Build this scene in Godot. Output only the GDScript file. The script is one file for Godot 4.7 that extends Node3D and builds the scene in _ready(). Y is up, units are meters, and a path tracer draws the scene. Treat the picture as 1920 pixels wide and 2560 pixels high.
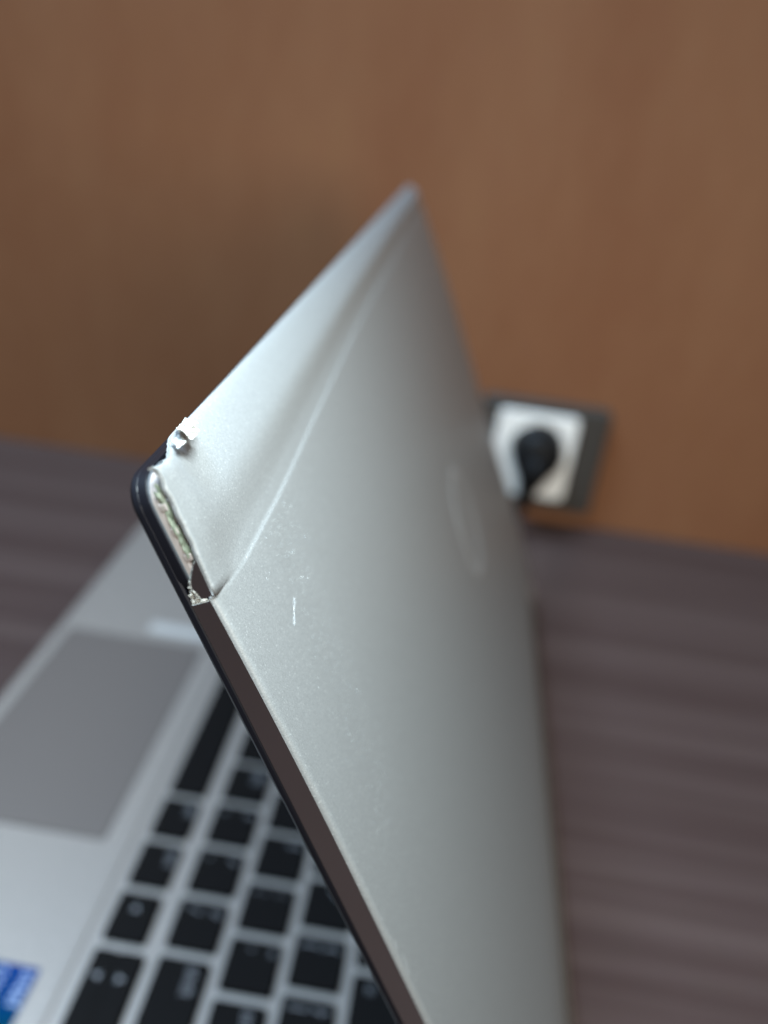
extends Node3D

# Close-up of a silver laptop whose lid corner is cracked open, on a dark wood table against a brown laminate wall.
# Lid frame: a = mm down from the top edge, n = mm outwards from the bezel face, l = mm from the right side edge.
const TOP := Vector3(0.0434, 0.2078, 0.1301)
const TILT := -0.4395
const LID_W := 324.0
const LID_H := 208.7
const BASE := Vector3(0.025, 0.0, -0.032)
var rng := RandomNumberGenerator.new()
var M := {}
var laptop: Node3D
var DN := Vector3.ZERO
var OUT := Vector3.ZERO


func _ready() -> void:
	rng.seed = 7
	DN = -Vector3(sin(TILT), cos(TILT), 0)
	OUT = Vector3(cos(TILT), -sin(TILT), 0)
	# ---- camera, light, exposure
	var cam := Camera3D.new()
	cam.name = "camera"
	cam.fov = 64.43
	cam.near = 0.005
	cam.far = 20.0
	cam.transform = Transform3D(Basis(Vector3.UP, 0.0572) * Basis(Vector3.RIGHT, -0.4796) * Basis(Vector3.BACK, 0.126), Vector3(0.0746, 0.2471, 0.2027))
	var lens := CameraAttributesPhysical.new()
	lens.frustum_focus_distance = 0.096
	lens.frustum_focal_length = 19.046
	lens.exposure_aperture = 6.4
	cam.attributes = lens
	add_child(cam)
	cam.make_current()
	var env := Environment.new()
	env.background_mode = Environment.BG_COLOR
	env.background_color = Color(0.60, 0.59, 0.58)
	env.background_energy_multiplier = 0.16
	env.tonemap_mode = Environment.TONE_MAPPER_LINEAR
	env.tonemap_exposure = 1.08
	env.sdfgi_enabled = true
	env.ssao_enabled = true
	env.ssil_enabled = true
	var we := WorldEnvironment.new()
	we.name = "environment"
	we.environment = env
	add_child(we)
	area_lamp("ceiling_lamp", Vector3(-0.52, 1.5, -0.06), Vector3(0.0, 0.1, 0.0), Vector2(1.0, 0.4), 6.4, Color(0.73, 0.87, 1.0))
	area_lamp("added_wall_light", Vector3(0.48, 0.35, 0.78), Vector3(0.0, 0.1, -0.05), Vector2(0.34, 0.3), 0.42, Color(1.0, 0.97, 0.92))  # unseen light added to brighten the wall and shade it beside the lid
	area_lamp("added_corner_light", Vector3(0.081, 0.335, 0.160), Vector3(0.06, 0.18, 0.10), Vector2(0.06, 0.06), 0.120, Color(0.91, 0.975, 1.0))  # unseen light added close by, so the lid brightens towards its cracked corner

	make_materials()
	setting()
	wall_outlet()
	laptop = Node3D.new()
	laptop.name = "laptop"
	laptop.position = BASE
	tag(laptop, "silver laptop half open, its lid corner cracked and scratched", "laptop")
	add_child(laptop)
	laptop_base()
	keyboard()
	lid()


# ---------------------------------------------------------------- helpers
func tag(o: Node, label := "", category := "", group := "", kind := "") -> void:
	if label: o.set_meta("label", label)
	if category: o.set_meta("category", category)
	if group: o.set_meta("group", group)
	if kind: o.set_meta("kind", kind)


func area_lamp(called: String, at: Vector3, aim: Vector3, size: Vector2, energy: float, tint: Color) -> void:
	var l := AreaLight3D.new()
	l.name = called
	l.area_size = size
	l.light_energy = energy
	l.light_color = tint
	l.shadow_enabled = true
	l.area_range = 8.0
	l.area_attenuation = 2.0
	add_child(l)
	l.look_at_from_position(at, aim, Vector3.UP if absf((aim - at).normalized().y) < 0.98 else Vector3.BACK)


func begin() -> SurfaceTool:
	var st := SurfaceTool.new()
	st.begin(Mesh.PRIMITIVE_TRIANGLES)
	return st


func put(called: String, st: SurfaceTool, m: Material, parent: Node = null) -> MeshInstance3D:
	st.generate_normals()
	var o := MeshInstance3D.new()
	o.name = called
	o.mesh = st.commit()
	o.material_override = m
	(parent if parent else self).add_child(o, true)
	return o


func tri(st: SurfaceTool, a: Vector3, b: Vector3, c: Vector3) -> void:
	st.add_vertex(a)
	st.add_vertex(b)
	st.add_vertex(c)


# a b c d counter-clockwise as seen from outside
func quad(st: SurfaceTool, a: Vector3, b: Vector3, c: Vector3, d: Vector3) -> void:
	tri(st, a, c, b)
	tri(st, a, d, c)


# rounded rectangle, counter-clockwise seen from +y (x right, z towards viewer): list of (x, z)
func rrect(cx: float, cz: float, hx: float, hz: float, r: float, n := 5) -> PackedVector2Array:
	var p := PackedVector2Array()
	var cs := [Vector2(cx + hx - r, cz + hz - r), Vector2(cx + hx - r, cz - hz + r), Vector2(cx - hx + r, cz - hz + r), Vector2(cx - hx + r, cz + hz - r)]
	for i in 4:
		for k in n + 1:
			var t := PI / 2 - (i + float(k) / n) * PI / 2
			p.append(cs[i] + Vector2(cos(t), sin(t)) * r)
	return p


# rings: [outline, height] from bottom to top; T maps (x, height, z) into the place
func loft(st: SurfaceTool, rings: Array, T: Transform3D, bottom := true, top := true) -> void:
	var flip := T.basis.determinant() < 0
	for i in range(rings.size() - 1):
		st.set_smooth_group(i + 1)
		var A: PackedVector2Array = rings[i][0]
		var B: PackedVector2Array = rings[i + 1][0]
		for k in A.size():
			var j := (k + 1) % A.size()
			var a := T * Vector3(A[k].x, rings[i][1], A[k].y)
			var b := T * Vector3(A[j].x, rings[i][1], A[j].y)
			var c := T * Vector3(B[j].x, rings[i + 1][1], B[j].y)
			var d := T * Vector3(B[k].x, rings[i + 1][1], B[k].y)
			if flip: quad(st, b, a, d, c)
			else: quad(st, a, b, c, d)
	for e in [[0, bottom], [rings.size() - 1, top]]:
		if not e[1]: continue
		st.set_smooth_group(100 + e[0])
		var R: PackedVector2Array = rings[e[0]][0]
		var mid := Vector2.ZERO
		for q in R: mid += q
		mid /= R.size()
		var m := T * Vector3(mid.x, rings[e[0]][1], mid.y)
		for k in R.size():
			var j := (k + 1) % R.size()
			var a := T * Vector3(R[k].x, rings[e[0]][1], R[k].y)
			var b := T * Vector3(R[j].x, rings[e[0]][1], R[j].y)
			if (e[0] == 0) == flip: tri(st, a, m, b)
			else: tri(st, a, b, m)


# a block with rounded corners in plan and a small chamfer at top and bottom, given by its bounds
func block(st: SurfaceTool, x0: float, x1: float, y0: float, y1: float, z0: float, z1: float, r: float, ch: float, T := Transform3D()) -> void:
	var cx := (x0 + x1) / 2
	var cz := (z0 + z1) / 2
	var hx := absf(x1 - x0) / 2
	var hz := absf(z1 - z0) / 2
	var inner := rrect(cx, cz, hx - ch, hz - ch, maxf(r - ch, ch * 0.3))
	var full := rrect(cx, cz, hx, hz, r)
	loft(st, [[inner, y0], [full, y0 + ch], [full, y1 - ch], [inner, y1]], T)


func tube(st: SurfaceTool, pts: Array, radii: Array, sides := 16, T := Transform3D()) -> void:
	var rows := []
	for i in pts.size():
		var d: Vector3 = (pts[mini(i + 1, pts.size() - 1)] - pts[maxi(i - 1, 0)]).normalized()
		var u := d.cross(Vector3.RIGHT if absf(d.x) < 0.8 else Vector3.UP).normalized()
		var v := d.cross(u)
		var row := []
		for k in sides:
			var t := TAU * k / sides
			row.append(T * (pts[i] + (u * cos(t) + v * sin(t)) * radii[i]))
		rows.append(row)
	st.set_smooth_group(1)
	for i in range(rows.size() - 1):
		for k in sides:
			var j := (k + 1) % sides
			quad(st, rows[i][k], rows[i][j], rows[i + 1][j], rows[i + 1][k])
	for k in range(1, sides - 1):
		tri(st, rows[0][0], rows[0][k], rows[0][k + 1])
		tri(st, rows[-1][0], rows[-1][k + 1], rows[-1][k])


# a point of the lid, in the laptop's own frame
func L(a: float, n: float, l: float) -> Vector3:
	return TOP + DN * a / 1000.0 + OUT * n / 1000.0 + Vector3(0, 0, -l / 1000.0) - BASE


func lid_frame() -> Transform3D:
	return Transform3D(Basis(DN / 1000.0, OUT / 1000.0, Vector3(0, 0, -0.001)), TOP - BASE)


# a point over the keyboard: y = 0 at the key tops
func K(x: float, y: float, z: float) -> Vector3:
	return Vector3(x, y + 0.019, z) - BASE


func base_frame() -> Transform3D:
	return Transform3D(Basis(), Vector3(0, 0.019, 0) - BASE)


# ---------------------------------------------------------------- materials
func plain(c: Color, rough: float, metal := 0.0, spec := 0.5) -> StandardMaterial3D:
	var m := StandardMaterial3D.new()
	m.albedo_color = c.linear_to_srgb()
	m.roughness = rough
	m.metallic = metal
	m.metallic_specular = spec
	return m


func noise(freq: float, kind: int, octaves: int, seed_: int) -> FastNoiseLite:
	var f := FastNoiseLite.new()
	f.noise_type = kind as FastNoiseLite.NoiseType
	f.frequency = freq
	f.fractal_octaves = octaves
	f.seed = seed_
	return f


# wood: grain streaks along u, between the given linear colours
func grain(w: int, h: int, su: float, sv: float, lo: Color, hi: Color, seed_: int, fine: float) -> ImageTexture:
	var f := noise(1.0, FastNoiseLite.TYPE_SIMPLEX_SMOOTH, 4, seed_)
	var g := noise(1.0, FastNoiseLite.TYPE_SIMPLEX, 2, seed_ + 5)
	var data := PackedByteArray()
	data.resize(w * h * 3)
	var k := 0
	for y in h:
		for x in w:
			var t := 0.5 + 0.9 * f.get_noise_2d(x * su, y * sv) + fine * g.get_noise_2d(x * su * 6.0, y * sv * 9.0)
			var c := lo.lerp(hi, clampf(t, 0.0, 1.0)).linear_to_srgb()
			data[k] = int(c.r * 255)
			data[k + 1] = int(c.g * 255)
			data[k + 2] = int(c.b * 255)
			k += 3
	return ImageTexture.create_from_image(Image.create_from_data(w, h, false, Image.FORMAT_RGB8, data))


# metallic paint: fine grain with a few lighter flakes
func flakes(n: int, mid: float, spread: float, share: float, top: float) -> ImageTexture:
	var data := PackedByteArray()
	data.resize(n * n)
	for i in n * n:
		data[i] = int(clampf(mid + spread * rng.randfn(), 0, 1) * 255)
	for i in int(n * n * share):
		var x := rng.randi() % (n - 2)
		var y := rng.randi() % (n - 2)
		var v := int(clampf(top * rng.randf_range(0.7, 1.0), 0, 1) * 255)
		data[y * n + x] = v
		if rng.randf() < 0.5: data[y * n + x + 1] = v
		if rng.randf() < 0.5: data[(y + 1) * n + x] = v
	return ImageTexture.create_from_image(Image.create_from_data(n, n, false, Image.FORMAT_L8, data))


func make_materials() -> void:
	var paint := flakes(1024, 0.62, 0.045, 0.004, 1.0)
	var bumps := flakes(1024, 0.5, 0.10, 0.02, 1.0)
	var s := plain(Color(0.80, 0.825, 0.815), 0.45, 0.4)
	s.albedo_texture = paint
	s.uv1_triplanar = true
	s.uv1_scale = Vector3.ONE / 0.075
	s.heightmap_enabled = true
	s.heightmap_texture = bumps
	s.heightmap_scale = 0.004
	M.silver = s
	var d := plain(Color(0.73, 0.62, 0.53), 0.45, 0.4)
	d.albedo_texture = paint
	d.uv1_triplanar = true
	d.uv1_scale = Vector3.ONE / 0.11
	M.deck = d
	M.pad = plain(Color(0.135, 0.112, 0.098), 0.33, 0.3)
	M.black = plain(Color(0.004, 0.004, 0.006), 0.42, 0.0, 0.3)
	M.rim = plain(Color(0.05, 0.055, 0.06), 0.35)
	M.glass = plain(Color(0.004, 0.004, 0.005), 0.12)
	M.key = plain(Color(0.005, 0.0042, 0.0038), 0.6, 0.0, 0.16)
	M.legend = plain(Color(0.17, 0.165, 0.165), 0.3)
	M.inner = plain(Color(0.26, 0.225, 0.205), 0.55)
	M.glue = plain(Color(0.15, 0.17, 0.125), 0.45)
	M.torn = plain(Color(0.38, 0.375, 0.34), 0.4)
	M.film = plain(Color(0.085, 0.105, 0.072), 0.3)
	M.scratch = plain(Color(0.47, 0.48, 0.47), 0.45, 0.3)
	M.chrome = plain(Color(0.43, 0.445, 0.44), 0.45, 0.4)
	M.side = plain(Color(0.42, 0.40, 0.39), 0.2, 1.0)
	M.scuff = plain(Color(0.42, 0.44, 0.43), 0.38, 0.5)
	M.rubber = plain(Color(0.02, 0.02, 0.02), 0.8)
	M.white = plain(Color(0.88, 0.84, 0.78), 0.4)
	M.charcoal = plain(Color(0.05, 0.042, 0.035), 0.5, 0.0, 0.3)
	M.plug = plain(Color(0.005, 0.0045, 0.0045), 0.5, 0.0, 0.3)
	M.steel = plain(Color(0.6, 0.6, 0.6), 0.3, 1.0)
	M.label = plain(Color(0.33, 0.30, 0.27), 0.4)  # pale tone of the light streak painted on the palm rest
	var t := plain(Color.WHITE, 0.38, 0.0, 0.35)
	t.albedo_texture = grain(1024, 1024, 0.0018, 0.042, Color(0.047, 0.028, 0.024), Color(0.073, 0.047, 0.040), 3, 0.4)
	M.table = t
	var w := plain(Color.WHITE, 0.65, 0.0, 0.25)
	w.albedo_texture = grain(1024, 1024, 0.030, 0.0056, Color(0.20, 0.082, 0.038), Color(0.225, 0.100, 0.048), 11, 0.2)
	M.wall = w


# ---------------------------------------------------------------- the setting
func setting() -> void:
	# tabletop from the wall towards the camera, with a rounded front edge beyond the frame
	var st := begin()
	st.set_smooth_group(-1)
	var x0 := -1.4
	var x1 := 1.4
	var z0 := -0.295
	var z1 := 0.62
	var face := func(a: Vector3, b: Vector3, c: Vector3, d: Vector3) -> void:
		for v in [a, c, b, a, d, c]:
			st.set_uv(Vector2(v.x * 0.35 + 0.5, v.z + v.y + 0.34))
			st.add_vertex(v)
	face.call(Vector3(x0, 0, z1), Vector3(x1, 0, z1), Vector3(x1, 0, z0), Vector3(x0, 0, z0))
	face.call(Vector3(x0, -0.035, z1), Vector3(x1, -0.035, z1), Vector3(x1, 0, z1), Vector3(x0, 0, z1))
	face.call(Vector3(x0, -0.035, z0), Vector3(x1, -0.035, z0), Vector3(x1, -0.035, z1), Vector3(x0, -0.035, z1))
	face.call(Vector3(x0, -0.035, z0), Vector3(x0, -0.035, z1), Vector3(x0, 0, z1), Vector3(x0, 0, z0))
	face.call(Vector3(x1, -0.035, z1), Vector3(x1, -0.035, z0), Vector3(x1, 0, z0), Vector3(x1, 0, z1))
	var tb := put("tabletop", st, M.table)
	tag(tb, "dark brown wood grain tabletop under the silver laptop", "table")
	st = begin()
	st.set_smooth_group(-1)
	var wf := func(a: Vector3, b: Vector3, c: Vector3, d: Vector3) -> void:
		for v in [a, c, b, a, d, c]:
			st.set_uv(Vector2(v.x * 0.3 + 0.5, v.y * 0.4 + 0.34))
			st.add_vertex(v)
	wf.call(Vector3(-1.6, -0.8, -0.297), Vector3(1.6, -0.8, -0.297), Vector3(1.6, 1.6, -0.297), Vector3(-1.6, 1.6, -0.297))
	wf.call(Vector3(1.6, -0.8, -0.33), Vector3(-1.6, -0.8, -0.33), Vector3(-1.6, 1.6, -0.33), Vector3(1.6, 1.6, -0.33))
	wf.call(Vector3(-1.6, 1.6, -0.297), Vector3(1.6, 1.6, -0.297), Vector3(1.6, 1.6, -0.33), Vector3(-1.6, 1.6, -0.33))
	var wl := put("wall", st, M.wall)
	tag(wl, "brown wood laminate wall panel behind the table", "wall", "", "structure")


func wall_outlet() -> void:
	# block plan (x, z) laid on the wall: x stays, height grows out of the wall
	var at := Vector3(0.1405, 0.0475, -0.2968)
	var o := Node3D.new()
	o.name = "power_outlet"
	o.position = at
	tag(o, "white square wall power outlet in a dark grey surround, just above the table", "outlet")
	add_child(o)
	var T := Transform3D(Basis(Vector3.RIGHT, Vector3.BACK, Vector3.DOWN), Vector3.ZERO)
	var st := begin()
	loft(st, [[rrect(0, 0, 0.0405, 0.0360, 0.004), 0.0], [rrect(0, 0, 0.0405, 0.0360, 0.004), 0.0075], [rrect(0, 0, 0.0388, 0.0343, 0.003), 0.0095]], T)
	put("surround", st, M.charcoal, o)
	st = begin()
	loft(st, [[rrect(-0.0040, -0.0012, 0.0252, 0.0288, 0.004), 0.0085], [rrect(-0.0040, -0.0012, 0.0252, 0.0288, 0.004), 0.0098], [rrect(-0.0040, -0.0012, 0.0244, 0.0280, 0.003), 0.0106]], T, false)
	put("cover_plate", st, M.white, o)
	st = begin()
	var ring := []
	for k in [[0.0205, 0.0104], [0.0205, 0.0109], [0.0195, 0.0111], [0.0190, 0.0109], [0.0187, 0.0107]]:
		ring.append([rrect(-0.003, -0.003, k[0], k[0], k[0] * 0.999, 8), k[1]])
	loft(st, ring, T, false)
	put("socket_ring", st, M.white, o)
	# the plug: its round body sits in the socket, the cable bends down to the table
	var p := Node3D.new()
	p.name = "power_plug"
	p.position = at + Vector3(-0.002, 0.007, 0.011)
	tag(p, "round black power plug pushed into the white wall outlet, cable hanging down", "plug")
	add_child(p)
	st = begin()
	tube(st, [Vector3(0, 0, -0.006), Vector3(0, 0, 0.0), Vector3(0, 0, 0.004), Vector3(0, -0.0005, 0.012), Vector3(0, -0.001, 0.016), Vector3(0, -0.001, 0.0185), Vector3(0, -0.001, 0.0195)], [0.0170, 0.0170, 0.0166, 0.0158, 0.0145, 0.011, 0.003], 32)
	put("plug_body", st, M.plug, p)
	st = begin()
	tube(st, [Vector3(0, -0.002, 0.010), Vector3(-0.001, -0.012, 0.0125), Vector3(-0.002, -0.021, 0.0130), Vector3(-0.003, -0.030, 0.0135)], [0.0130, 0.0110, 0.0066, 0.0045], 20)
	put("strain_relief", st, M.plug, p)
	st = begin()
	var pts := []
	var rad := []
	var knots := [Vector3(-0.003, -0.028, 0.0135), Vector3(-0.0045, -0.0385, 0.0165), Vector3(-0.010, -0.0425, 0.024), Vector3(-0.022, -0.0427, 0.030), Vector3(-0.040, -0.0427, 0.032), Vector3(-0.075, -0.0427, 0.028), Vector3(-0.11, -0.0427, 0.024), Vector3(-0.16, -0.0427, 0.022), Vector3(-0.22, -0.0427, 0.026)]
	for i in range(knots.size() - 1):
		for k in 5:
			pts.append(knots[i].cubic_interpolate(knots[i + 1], knots[maxi(i - 1, 0)], knots[mini(i + 2, knots.size() - 1)], k / 5.0))
			rad.append(0.0026)
	tube(st, pts, rad, 10)
	put("cable", st, M.plug, p)


# ---------------------------------------------------------------- laptop base
func laptop_base() -> void:
	var T := base_frame()
	var zc := (0.1301 - 0.1939) / 2
	var hz := 0.162
	var xc := (-0.0815 + 0.139) / 2
	var hx := (0.139 + 0.0815) / 2
	var deck := -0.0019
	# body: tapered underside, rounded rim, flat deck up to the hinge
	var st := begin()
	loft(st, [[rrect(xc, zc, hx - 0.008, hz - 0.008, 0.008), -0.0172], [rrect(xc, zc, hx - 0.0015, hz - 0.0015, 0.010), -0.0105], [rrect(xc, zc, hx, hz, 0.011), -0.0075], [rrect(xc, zc, hx, hz, 0.011), -0.0042], [rrect(xc, zc, hx - 0.0004, hz - 0.0004, 0.011), -0.0030], [rrect(xc, zc, hx - 0.0013, hz - 0.0013, 0.010), -0.0022], [rrect(xc, zc, hx - 0.0026, hz - 0.0026, 0.009), deck]], T)
	var b := put("base_shell", st, M.deck, laptop)
	for x in [-0.062, 0.118]:
		for z in [-0.165, 0.10]:
			st = begin()
			block(st, x - 0.004, x + 0.004, -0.019, -0.0170, z - 0.02, z + 0.02, 0.0038, 0.0004, T)
			put("rubber_foot", st, M.rubber, b)
	# raised sill between palm rest and keys
	st = begin()
	block(st, -0.0062, -0.0048, deck - 0.0008, deck + 0.0006, -0.176, 0.1125, 0.0006, 0.0004, T)
	put("keyboard_sill", st, M.deck, b)
	# touchpad in a thin dark gap
	st = begin()
	block(st, -0.0751, -0.0139, deck - 0.001, deck + 0.00015, -0.0816, 0.0241, 0.0016, 0.0001, T)
	put("touchpad_gap", st, M.charcoal, b)
	st = begin()
	block(st, -0.0747, -0.0143, deck - 0.001, deck + 0.0004, -0.0812, 0.0237, 0.0013, 0.0002, T)
	put("touchpad", st, M.pad, laptop)
	# a streak of light painted as a pale strip, beyond the touchpad
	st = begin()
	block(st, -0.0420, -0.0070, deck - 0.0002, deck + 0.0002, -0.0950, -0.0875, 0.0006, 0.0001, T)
	put("painted_light_strip", st, M.label, laptop)
	# processor badge on the right palm rest
	st = begin()
	block(st, -0.0370, -0.0130, deck - 0.0002, deck + 0.0003, 0.0688, 0.0868, 0.0006, 0.0001, T)
	var blue := plain(Color(0.004, 0.022, 0.20), 0.6, 0.0, 0.1)
	var img := Image.create(64, 64, false, Image.FORMAT_RGB8)
	for y in 64:
		for x in 64:
			var t := clampf((y + x * 0.35) / 70.0, 0, 1)
			img.set_pixel(x, y, Color(0.0002, 0.022 + 0.010 * t * t, 0.12 - 0.07 * t * t).linear_to_srgb())
	blue.albedo_texture = ImageTexture.create_from_image(img)
	blue.albedo_color = Color.WHITE
	blue.uv1_triplanar = true
	blue.uv1_triplanar_sharpness = 8.0
	blue.uv1_scale = Vector3(1.0 / 0.024, 1.0 / 0.024, 1.0 / 0.024)
	var badge := put("processor_badge", st, blue, laptop)
	badge.set_meta("label", "blue processor badge with white lettering")
	var ink := plain(Color(0.28, 0.34, 0.50), 0.4)
	lettering("intel", 0.0052, Vector3(-0.0187, deck + 0.0003, 0.0700), ink, badge)
	lettering("CORE", 0.0050, Vector3(-0.0262, deck + 0.0003, 0.0698), ink, badge)
	# barrel hinge between base and lid
	st = begin()
	tube(st, [Vector3(0.1335, -0.0015, 0.095), Vector3(0.1335, -0.0015, -0.16)], [0.0042, 0.0042], 20, T)
	put("hinge", st, M.charcoal, laptop)


# text lying on the laptop's base, read from the palm rest side: its line runs along +z, its top faces +x
func lettering(text: String, size: float, at: Vector3, m: Material, parent: Node, called := "lettering") -> void:
	var t := TextMesh.new()
	t.text = text
	var f := SystemFont.new()
	f.font_names = PackedStringArray(["Droid Sans"])
	t.font = f
	t.font_size = 32
	t.pixel_size = size / 32.0
	t.depth = 0.0001
	t.horizontal_alignment = HORIZONTAL_ALIGNMENT_LEFT
	t.vertical_alignment = VERTICAL_ALIGNMENT_BOTTOM
	var o := MeshInstance3D.new()
	o.name = called
	o.mesh = t
	o.material_override = m
	o.transform = Transform3D(Basis(Vector3.BACK, Vector3.RIGHT, Vector3.UP), base_frame() * at)
	parent.add_child(o, true)


# ---------------------------------------------------------------- keyboard
func key(x0: float, x1: float, z0: float, z1: float, marks: Array) -> void:
	var st := begin()
	x0 -= 0.0002
	x1 += 0.0006
	var cx := (x0 + x1) / 2
	var cz := (z0 + z1) / 2
	var hx := (x1 - x0) / 2
	var hz := (z1 - z0) / 2
	loft(st, [[rrect(cx, cz, hx + 0.0004, hz + 0.0004, 0.0011, 3), -0.0025], [rrect(cx, cz, hx + 0.0002, hz + 0.0002, 0.0011, 3), -0.0005], [rrect(cx, cz, hx, hz, 0.0010, 3), -0.0001], [rrect(cx, cz, hx - 0.0004, hz - 0.0004, 0.0008, 3), 0.0]], base_frame())
	var k := put("key", st, M.key, laptop)
	for m in marks:
		if m[0] == "^" or m[0] == "v" or m[0] == ">" or m[0] == "<":
			# a small filled arrow
			var a := Vector3(x0 + m[1], 0.0001, z0 + m[2])
			var s := 0.0012
			var dir: Vector3 = {"^": Vector3.RIGHT, "v": Vector3.LEFT, ">": Vector3.BACK, "<": Vector3.FORWARD}[m[0]]
			var side := dir.cross(Vector3.UP)
			var g := begin()
			g.set_smooth_group(-1)
			tri(g, base_frame() * (a + dir * s), base_frame() * (a + side * s - dir * s), base_frame() * (a - side * s - dir * s))
			put("legend", g, M.legend, k)
		else:
			lettering(m[0], m[3], Vector3(x0 + m[1], 0.0, z0 + m[2]), M.legend, k, "legend")


func one(c: String) -> Array:
	return [[c, 0.0072, 0.0022, 0.0062]]


func two(up: String, low: String) -> Array:
	return [[up, 0.0080, 0.0024, 0.0055], [low, 0.0016, 0.0024, 0.0055]]


func keyboard() -> void:
	# plain silver well floor is the deck itself; keys stand in it, rows from the palm rest to the hinge
	var s := -0.1723
	var g := 0.0037
	var u := 0.019
	var row := func(x0: float, x1: float, widths: Array, marks: Array) -> void:
		var z := s
		for i in widths.size():
			var w: float = widths[i] * u
			key(x0, x1, z - 0.0009, z + w - 0.0009 - g, marks[i])
			z += w
	var small := func(t: String) -> Array: return [[t, 0.0078, 0.0018, 0.0044]]
	# space row
	row.call(0.0, 0.0117, [1.25, 1.0, 1.0, 1.0], [small.call("ctrl"), small.call("fn"), [], small.call("alt")])
	key(0.0, 0.0117, s + 4.25 * u, 0.0, [])
	key(0.0, 0.0117, 0.0037, 0.019, small.call("alt"))
	key(0.0, 0.0117, 0.0227, 0.038, small.call("ctrl"))
	key(0.0, 0.0117, 0.0417, 0.057, [["<", 0.0062, 0.0050]])
	key(0.0, 0.0059, 0.0607, 0.0852, [["v", 0.0032, 0.0080]])
	key(0.0068, 0.0136, 0.0607, 0.0852, [["^", 0.0036, 0.0080]])
	key(0.0, 0.0117, 0.0889, 0.1081, [[">", 0.0062, 0.0060]])
	# letter rows
	var m := [small.call("shift")]
	for c in "zxcvbnm": m.append(one(c))
	m.append_array([two("<", ","), two(">", "."), two("?", "/"), small.call("shift")])
	for i in [8, 9]:
		# the comparison signs are drawn as letters, not as arrows
		m[i] = [["\u2039" if i == 8 else "\u203a", 0.0080, 0.0024, 0.0075], ["," if i == 8 else ".", 0.0016, 0.0024, 0.0065]]
	row.call(0.0186, 0.0326, [2.25, 1, 1, 1, 1, 1, 1, 1, 1, 1, 1, 2.75], m)
	m = [small.call("caps lock")]
	for c in "asdfghjkl": m.append(one(c))
	m.append_array([two(":", ";"), two("\"", "'"), small.call("enter")])
	row.call(0.0373, 0.0516, [1.75, 1, 1, 1, 1, 1, 1, 1, 1, 1, 1, 1, 2.25], m)
	m = [small.call("tab")]
	for c in "qwertyuiop": m.append(one(c))
	m.append_array([two("{", "["), two("}", "]"), two("|", "\\")])
	row.call(0.0560, 0.0702, [1.5, 1, 1, 1, 1, 1, 1, 1, 1, 1, 1, 1, 1, 1.5], m)
	m = []
	for i in 13:
		m.append(two("~!@#$%^&*()_+"[i] if i != 6 else "", "`1234567890-="[i]))
	m.append(small.call("backspace"))
	row.call(0.0748, 0.0888, [1, 1, 1, 1, 1, 1, 1, 1, 1, 1, 1, 1, 1, 2], m)
	m = [small.call("esc")]
	var wid := [1.0]
	for i in 12:
		m.append(small.call("f%d" % (i + 1)))
		wid.append(1.0)
	m.append(small.call("delete"))
	wid.append(2.0)
	row.call(0.0934, 0.1035, wid, m)


# ---------------------------------------------------------------- lid
func fold_line(l: float) -> float:
	var p := [[0.0, 15.2], [4.0, 15.9], [10.0, 16.3], [27.0, 15.9], [55.0, 14.6], [114.0, 12.7], [265.0, 10.7], [324.0, 10.2]]
	for i in range(p.size() - 1):
		if l <= p[i + 1][0]:
			return lerpf(p[i][1], p[i + 1][1], clampf((l - p[i][0]) / (p[i + 1][0] - p[i][0]), 0, 1))
	return p[-1][1]


# height of the main face
func face_n(a: float, l: float) -> float:
	var n := 5.5
	var down := clampf(1.0 - (a - 12.0) / 48.0, 0.0, 1.0)
	var across := clampf(1.0 - l / 45.0, 0.0, 1.0)
	n -= 1.0 * down * down + 0.85 * across * across
	# a shallow dent that runs down from the crack
	var c := 23.0 - (a - 16.0) * 0.12
	n -= 0.10 * exp(-pow((l - c) / 5.0, 2.0)) * smoothstep(14.0, 26.0, a) * (1.0 - smoothstep(48.0, 80.0, a))
	# the far end and the hinge end roll off
	n -= 1.6 * pow(clampf((a - 178.0) / 30.0, 0.0, 1.0), 2.0)
	return n


# height of the strip above the fold line; t = 0 at the top edge, 1 at the fold
func strip_n(t: float, l: float) -> float:
	var lifted := 1.0 - smoothstep(0.0, 13.0, l)
	var drop := lerpf(3.4, 0.15, lifted)
	return lerpf(face_n(fold_line(l), l) + 0.48, 4.40, lifted) - drop * pow(1.0 - t, 2.0) - lerpf(0.82, 0.30, lifted) * smoothstep(0.5, 1.0, t) + 0.55 * smoothstep(0.0, 5.0, l) * (1.0 - smoothstep(5.0, 15.0, l)) * (1.0 - smoothstep(0.3, 0.9, t))


# how far the torn side edge of the lifted corner is bitten away
func jag(a: float, l: float) -> float:
	if l > 1.5 or a > 9.9: return 0.0
	var t := 0.16 * sin(a * 2.3 + 0.6) + 0.11 * sin(a * 5.9) + 0.07 * sin(a * 13.1 + 2.0) + 0.22
	return maxf(t, 0.0) * (1.0 - l / 1.5) * (1.0 - smoothstep(9.0, 9.9, a))


func edge_round(d: float, r: float) -> float:
	return 0.0 if d >= r else r - sqrt(maxf(r * r - (r - d) * (r - d), 0.0))


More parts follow.
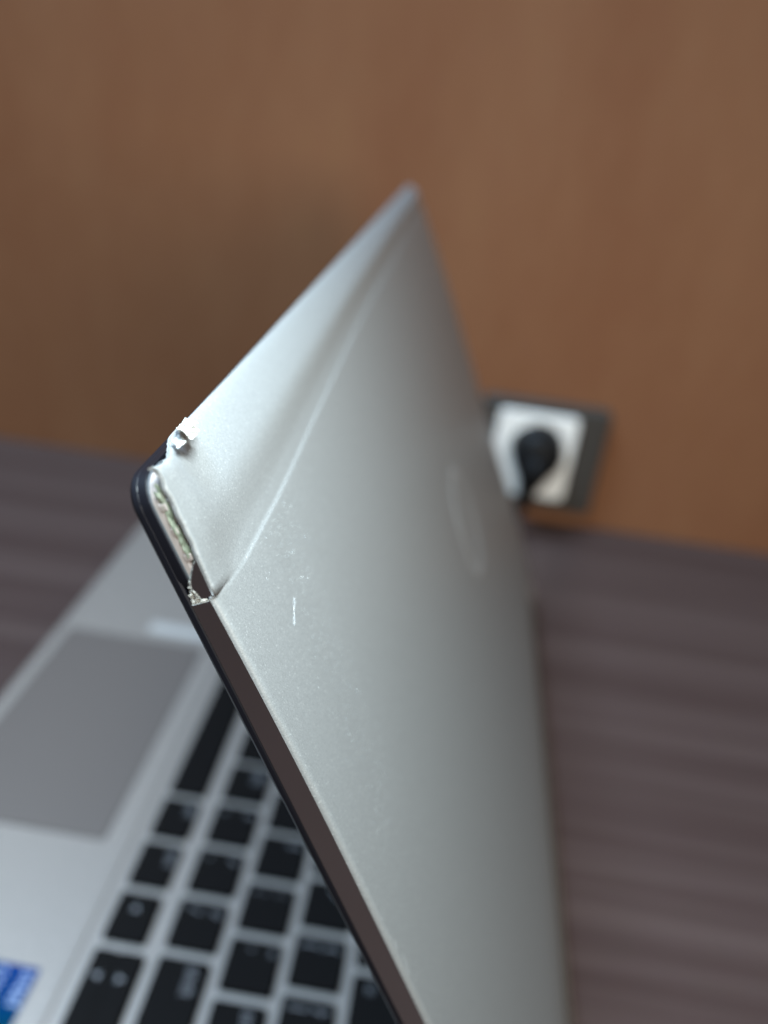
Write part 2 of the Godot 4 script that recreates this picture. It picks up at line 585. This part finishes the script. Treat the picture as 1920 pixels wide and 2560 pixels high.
func shell_rows(l: float) -> Array:
	var rows := []
	var f := fold_line(l)
	var w := 2.4 * smoothstep(0.0, 14.0, l) + 0.35
	var torn := 1.0 - smoothstep(9.0, 12.5, l)
	var ragged := 0.10 * sin(l * 3.1) + 0.06 * sin(l * 7.7 + 1.0)
	var a0 := lerpf(-0.5, -0.30 - 0.8 * exp(-l / 1.2) + ragged, torn)
	var side := minf(l, LID_W - l)
	var n0 := strip_n(0.0, l)
	var low := lerpf(1.0, n0 - 0.40, torn)
	rows.append([a0 + 0.25, low])
	rows.append([a0, lerpf(low, n0 - 0.35, 0.5)])
	rows.append([a0 + 0.02, n0 - lerpf(0.35, 0.25, torn)])
	rows.append([a0 + 0.15, n0 - 0.10])
	rows.append([a0 + 0.45, strip_n(0.03, l)])
	for k in range(1, 15):
		var t := 0.04 + 0.96 * k / 14.0
		rows.append([lerpf(a0 + 0.45, f - w, k / 14.0), strip_n(t, l)])
	var step_from := strip_n(1.0, l)
	var step_to := face_n(f, l)
	for k in range(1, 6):
		var t := k / 5.0
		rows.append([lerpf(f - w, f - 0.30, t), lerpf(step_from, minf(step_to - 0.10, step_from + 0.14), t)])
	rows.append([f - 0.10, step_to - 0.06])
	rows.append([f + 0.06, step_to - 0.01])
	rows.append([f + 0.3, face_n(f + 0.3, l)])
	for k in range(1, 61):
		var t := k / 60.0
		var a := lerpf(f + 0.3, LID_H - 0.5, 0.35 * t + 0.65 * t * t)
		rows.append([a, face_n(a, l)])
	rows.append([LID_H, face_n(LID_H, l) - 0.6])
	rows.append([LID_H + 0.2, 1.0])
	var out := []
	for i in rows.size():
		var n: float = rows[i][1]
		var r := 0.35 if rows[i][0] < f else 0.8
		if l > 150.0: r = 1.2
		out.append([rows[i][0], maxf(n - edge_round(side, r), 0.75)])
	return out


func lid() -> void:
	var T := lid_frame()
	# columns across the lid, dense at the cracked corner
	var cols := [0.0, 0.05, 0.12, 0.22, 0.36, 0.55, 0.8, 1.1, 1.5]
	var l := 2.0
	while l < 30.0:
		cols.append(l)
		l += 0.5
	while l < 322.0:
		cols.append(l)
		l += 0.5 + (l - 29.0) * 0.05
	cols.append_array([322.4, 322.9, 323.2, 323.5, 323.75, 323.9, 324.0])
	var grid := []
	for c in cols:
		var r := shell_rows(c)
		# rounded far top corner
		var line := []
		for q in r:
			line.append(L(q[0], q[1], c + jag(q[0], c)))
		grid.append(line)
	var st := begin()
	st.set_smooth_group(1)
	for i in range(grid.size() - 1):
		for k in range(grid[i].size() - 1):
			quad(st, grid[i][k], grid[i][k + 1], grid[i + 1][k + 1], grid[i + 1][k])
	# inner skin of the lifted corner, so the cracked plastic has a thickness
	var nf := 26
	st.set_smooth_group(2)
	var inner := []
	var ci := 0
	while ci < cols.size() and cols[ci] <= 16.0:
		var r := shell_rows(cols[ci])
		var line := []
		for k in nf:
			line.append(L(r[k][0] + 0.05, minf(r[k][1], strip_n(clampf(k / 20.0, 0, 1), cols[ci]) - 0.05) - 0.32, maxf(cols[ci], 0.04) + jag(r[k][0], cols[ci])))
		inner.append(line)
		ci += 1
	for i in range(inner.size() - 1):
		for k in range(nf - 1):
			quad(st, inner[i][k + 1], inner[i][k], inner[i + 1][k], inner[i + 1][k + 1])
	st.set_smooth_group(3)
	for k in range(2, nf - 1):
		quad(st, grid[0][k + 1], grid[0][k], inner[0][k], inner[0][k + 1])
	# side wall of the sound part of the lid, and of the far side
	var wall := begin()
	wall.set_smooth_group(4)
	var r0 := shell_rows(0.0)
	for k in range(nf, r0.size() - 1):
		quad(wall, grid[0][k + 1], grid[0][k], L(r0[k][0], 0.7, 0.0), L(r0[k + 1][0], 0.7, 0.0))
	st.set_smooth_group(5)
	var rl := shell_rows(324.0)
	for k in range(0, rl.size() - 1):
		quad(st, grid[-1][k], grid[-1][k + 1], L(rl[k + 1][0], 0.7, 324.0), L(rl[k][0], 0.7, 324.0))
	# the broken end of that side wall
	st.set_smooth_group(6)
	var e := L(r0[nf][0], 0.7, 0.0)
	quad(st, grid[0][nf], L(r0[nf][0], r0[nf][1], 0.9), L(r0[nf][0], 0.7, 0.9), e)
	var shell := put("lid_shell", st, M.silver, laptop)
	put("side_wall", wall, M.side, shell)

	# what is left of the side wall under the lifted corner, with its torn white lower edge
	var tear := [[9.7, 3.75], [10.4, 3.3], [11.1, 2.75], [11.9, 2.15], [12.5, 1.8], [13.2, 1.55], [13.9, 1.4], [14.5, 1.5], [15.0, 2.05]]
	st = begin()
	st.set_smooth_group(1)
	for i in range(tear.size() - 1):
		var a: float = tear[i][0]
		var b: float = tear[i + 1][0]
		quad(st, L(b, strip_n(b / 16.0, 0) - 0.28, 0.03), L(a, strip_n(a / 16.0, 0) - 0.28, 0.03), L(a, tear[i][1], 0.05), L(b, tear[i + 1][1], 0.05))
	put("side_wall", st, M.side, shell)
	st = begin()
	st.set_smooth_group(-1)
	var upper := []
	var lower := []
	for i in 33:
		var t := i / 32.0 * 8.0
		var k := mini(int(t), 7)
		var p := Vector2(lerpf(tear[k][0], tear[k + 1][0], t - k), lerpf(tear[k][1], tear[k + 1][1], t - k))
		var wdt := lerpf(0.25, 0.95, pow(i / 32.0, 0.8)) * rng.randf_range(0.75, 1.2)
		upper.append(L(p.x + rng.randf_range(-0.04, 0.04), p.y + 0.12, -0.06 + rng.randf_range(-0.05, 0.1)))
		lower.append(L(p.x + 0.1 + rng.randf_range(-0.06, 0.06), p.y - wdt * 0.55, 0.25 + rng.randf_range(-0.12, 0.25)))
	for i in 32:
		var mid: Vector3 = (upper[i] + lower[i] + upper[i + 1] + lower[i + 1]) / 4.0 - Vector3(0, 0, -0.00012 * rng.randf())
		tri(st, upper[i + 1], upper[i], mid)
		tri(st, upper[i], lower[i], mid)
		tri(st, lower[i], lower[i + 1], mid)
		tri(st, lower[i + 1], upper[i + 1], mid)
	put("torn_edge", st, M.torn, shell)
	# the folded scraps where the wall broke off
	patch("torn_edge", shell, [[13.6, 1.5, -0.05], [15.3, 2.4, 0.05], [15.65, 0.7, 0.1], [14.3, 0.8, 0.4]], 8, 7, 0.12)
	patch("torn_edge", shell, [[14.9, 2.5, 0.1], [15.45, 3.0, 0.15], [15.7, 2.0, 0.1], [15.2, 1.9, 0.0]], 4, 4, 0.08)
	# the crushed, whitened top edge beside the lifted corner
	patch("crushed_plastic", shell, [[-0.65, 4.2, 13.5], [-1.9, 4.2, 7.9], [-0.9, 1.6, 12.6], [-0.5, 0.8, 18.0]], 12, 7, 0.16)
	patch("crushed_plastic", shell, [[-0.1, 4.6, 12.0], [-0.2, 4.9, 8.4], [-2.0, 4.3, 8.0], [-0.9, 4.2, 12.4]], 8, 5, 0.13)
	patch("crushed_plastic", shell, [[-0.3, 4.4, 8.4], [-0.4, 4.2, 6.0], [-0.7, 2.6, 8.6], [-0.7, 2.6, 11.0]], 5, 5, 0.10)

	# the plastic frame seen through the opened corner
	st = begin()
	loft(st, [[rrect(8.05, 3.25, 7.55, 2.95, 3.0, 8), 1.65], [rrect(8.05, 3.25, 7.55, 2.95, 3.0, 8), 2.4], [rrect(8.2, 3.3, 7.4, 2.85, 2.8, 8), 2.75], [rrect(8.6, 3.4, 6.8, 2.3, 2.2, 8), 2.85]], T)
	var fr := put("inner_frame", st, M.inner, laptop)
	# clips and a torn, paler skin on the frame
	for c in [3.2, 6.1, 9.4, 12.3]:
		st = begin()
		block(st, c, c + 0.9, 2.3, 3.2 + 0.15 * sin(c * 5.0), 0.22, 1.3, 0.12, 0.08, T)
		put("clip", st, M.inner, fr)
	patch("torn_skin", fr, [[2.0, 3.2, 0.35], [9.8, 3.1, 0.30], [9.9, 2.75, 0.18], [1.6, 2.6, 0.22]], 16, 2, 0.09)
	fr.get_node("torn_skin").material_override = M.glue
	st = begin()
	st.set_smooth_group(1)
	var fp := []
	for i in 25:
		var t := i / 24.0
		var a := lerpf(0.9, 10.6, t)
		fp.append([a, 3.0 + 0.14 * sin(t * 9.0), 0.30 + 0.05 * sin(t * 14.0), 0.14 + 0.20 * sin(PI * t) + 0.07 * sin(t * 23.0)])
	for i in 24:
		var p: Array = fp[i]
		var q: Array = fp[i + 1]
		quad(st, L(q[0], q[1] + q[3], q[2] + 0.15), L(p[0], p[1] + p[3], p[2] + 0.15), L(p[0], p[1] - p[3] * 0.6, p[2]), L(q[0], q[1] - q[3] * 0.6, q[2]))
	put("adhesive_film", st, M.film, laptop)

	# black bezel round the screen
	st = begin()
	var bez := rrect(LID_H / 2, LID_W / 2, LID_H / 2, LID_W / 2, 3.6, 8)
	var bez_in := rrect(LID_H / 2, LID_W / 2, LID_H / 2 - 0.35, LID_W / 2 - 0.35, 3.3, 8)
	var bez_up := rrect(LID_H / 2, LID_W / 2, LID_H / 2 - 0.15, LID_W / 2 - 0.15, 3.45, 8)
	loft(st, [[bez_in, -0.55], [bez, -0.15], [bez, 0.45], [bez_up, 0.68]], T)
	var bz := put("bezel", st, M.black, laptop)
	st = begin()
	block(st, 0.05, 15.6, 0.20, 1.60, 0.03, 14.0, 3.55, 0.06, T)
	put("bezel_corner", st, M.black, bz)
	st = begin()
	block(st, 0.30, 15.5, 1.5, 1.85, 0.14, 9.0, 3.3, 0.06, T)
	put("bezel_rim", st, M.rim, bz)
	st = begin()
	block(st, 9.0, 192.0, -0.75, -0.50, 7.0, 317.0, 1.0, 0.1, T)
	put("screen", st, M.glass, laptop)

	# round maker's emblem in the middle of the lid
	st = begin()
	var rings := []
	for q in [[19.0, 4.85], [19.0, 5.15], [18.2, 5.25]]:
		rings.append([rrect(94.0, 164.0, q[0], q[0], q[0] * 0.999, 12), q[1]])
	st = begin()
	var n := 72
	st.set_smooth_group(1)
	var prof := [[18.0, 5.46], [18.0, 5.54], [17.7, 5.60], [16.2, 5.60], [15.9, 5.54], [15.9, 5.46]]
	for i in n:
		for k in prof.size() - 1:
			var t0 := TAU * i / n
			var t1 := TAU * (i + 1) / n
			quad(st, L(94 + cos(t0) * prof[k][0], prof[k][1], 164 + sin(t0) * prof[k][0]), L(94 + cos(t0) * prof[k + 1][0], prof[k + 1][1], 164 + sin(t0) * prof[k + 1][0]), L(94 + cos(t1) * prof[k + 1][0], prof[k + 1][1], 164 + sin(t1) * prof[k + 1][0]), L(94 + cos(t1) * prof[k][0], prof[k][1], 164 + sin(t1) * prof[k][0]))
	put("emblem", st, M.chrome, shell)

	# scratches and nicks
	for s in [[26.7, 17.0, 28.8, 13.5, 0.035], [74.4, 1.2, 76.0, 0.9, 0.05], [78.0, 1.6, 81.5, 0.9, 0.04]]:
		scratch(s, shell)
	st = begin()
	for i in 900:
		var a := 17.0 + 50.0 * pow(rng.randf(), 1.2)
		var ll := 24.0 - (a - 16.0) * 0.18 + rng.randfn() * 4.6
		if ll < 0.6: continue
		var an := rng.randf() * TAU
		var ln := rng.randf_range(0.08, 0.34)
		sliver(st, [a, ll, a + cos(an) * ln, ll + sin(an) * ln, rng.randf_range(0.02, 0.055)], 3, 0.020)
	var sc := put("scuff_marks", st, M.scuff, shell)
	tag(sc, "", "", "", "stuff")


func scratch(s: Array, parent: Node) -> void:
	var st := begin()
	s[4] *= 0.8
	sliver(st, s, 8)
	put("scratch", st, M.scratch, parent)


# a thin raised burr along a scratch: [a, l] to [a, l] and its width
func sliver(st: SurfaceTool, s: Array, n: int, high := 0.03) -> void:
	st.set_smooth_group(-1)
	var d := Vector2(s[2] - s[0], s[3] - s[1])
	var side: Vector2 = Vector2(-d.y, d.x).normalized() * float(s[4]) / 2.0
	var prev := []
	for i in n + 1:
		var t := float(i) / n
		var c: Vector2 = Vector2(s[0], s[1]) + d * t + side * sin(t * 5.0) * 0.6
		var w := sin(PI * clampf(t, 0.03, 0.97)) * 0.8 + 0.2
		var p: Vector2 = c + side * w
		var q: Vector2 = c - side * w
		var row := [L(p.x, face_n(p.x, p.y) + 0.004, p.y), L(c.x, face_n(c.x, c.y) + high, c.y), L(q.x, face_n(q.x, q.y) + 0.004, q.y)]
		if i:
			for k in 2:
				quad(st, prev[k], prev[k + 1], row[k + 1], row[k])
		prev = row


# a torn, crumpled scrap: four corners (a, n, l) in order round the scrap, cells along and across, roughness in mm
func patch(called: String, parent: Node, c: Array, nu: int, nv: int, rough: float) -> void:
	var st := begin()
	st.set_smooth_group(-1)
	var P := []
	for q in c: P.append(Vector3(q[0], q[1], q[2]))
	var rows := []
	for i in nu + 1:
		var row := []
		for k in nv + 1:
			var u := float(i) / nu
			var v := float(k) / nv
			var p: Vector3 = P[0].lerp(P[1], u).lerp(P[3].lerp(P[2], u), v)
			var rim := 0.45 if i == 0 or k == 0 or i == nu or k == nv else 1.0
			p += Vector3(rng.randfn(), rng.randfn(), rng.randfn()) * rough * rim
			row.append(L(p.x, p.y, p.z))
		rows.append(row)
	for i in nu:
		for k in nv:
			quad(st, rows[i][k], rows[i][k + 1], rows[i + 1][k + 1], rows[i + 1][k])
	put(called, st, M.torn, parent)
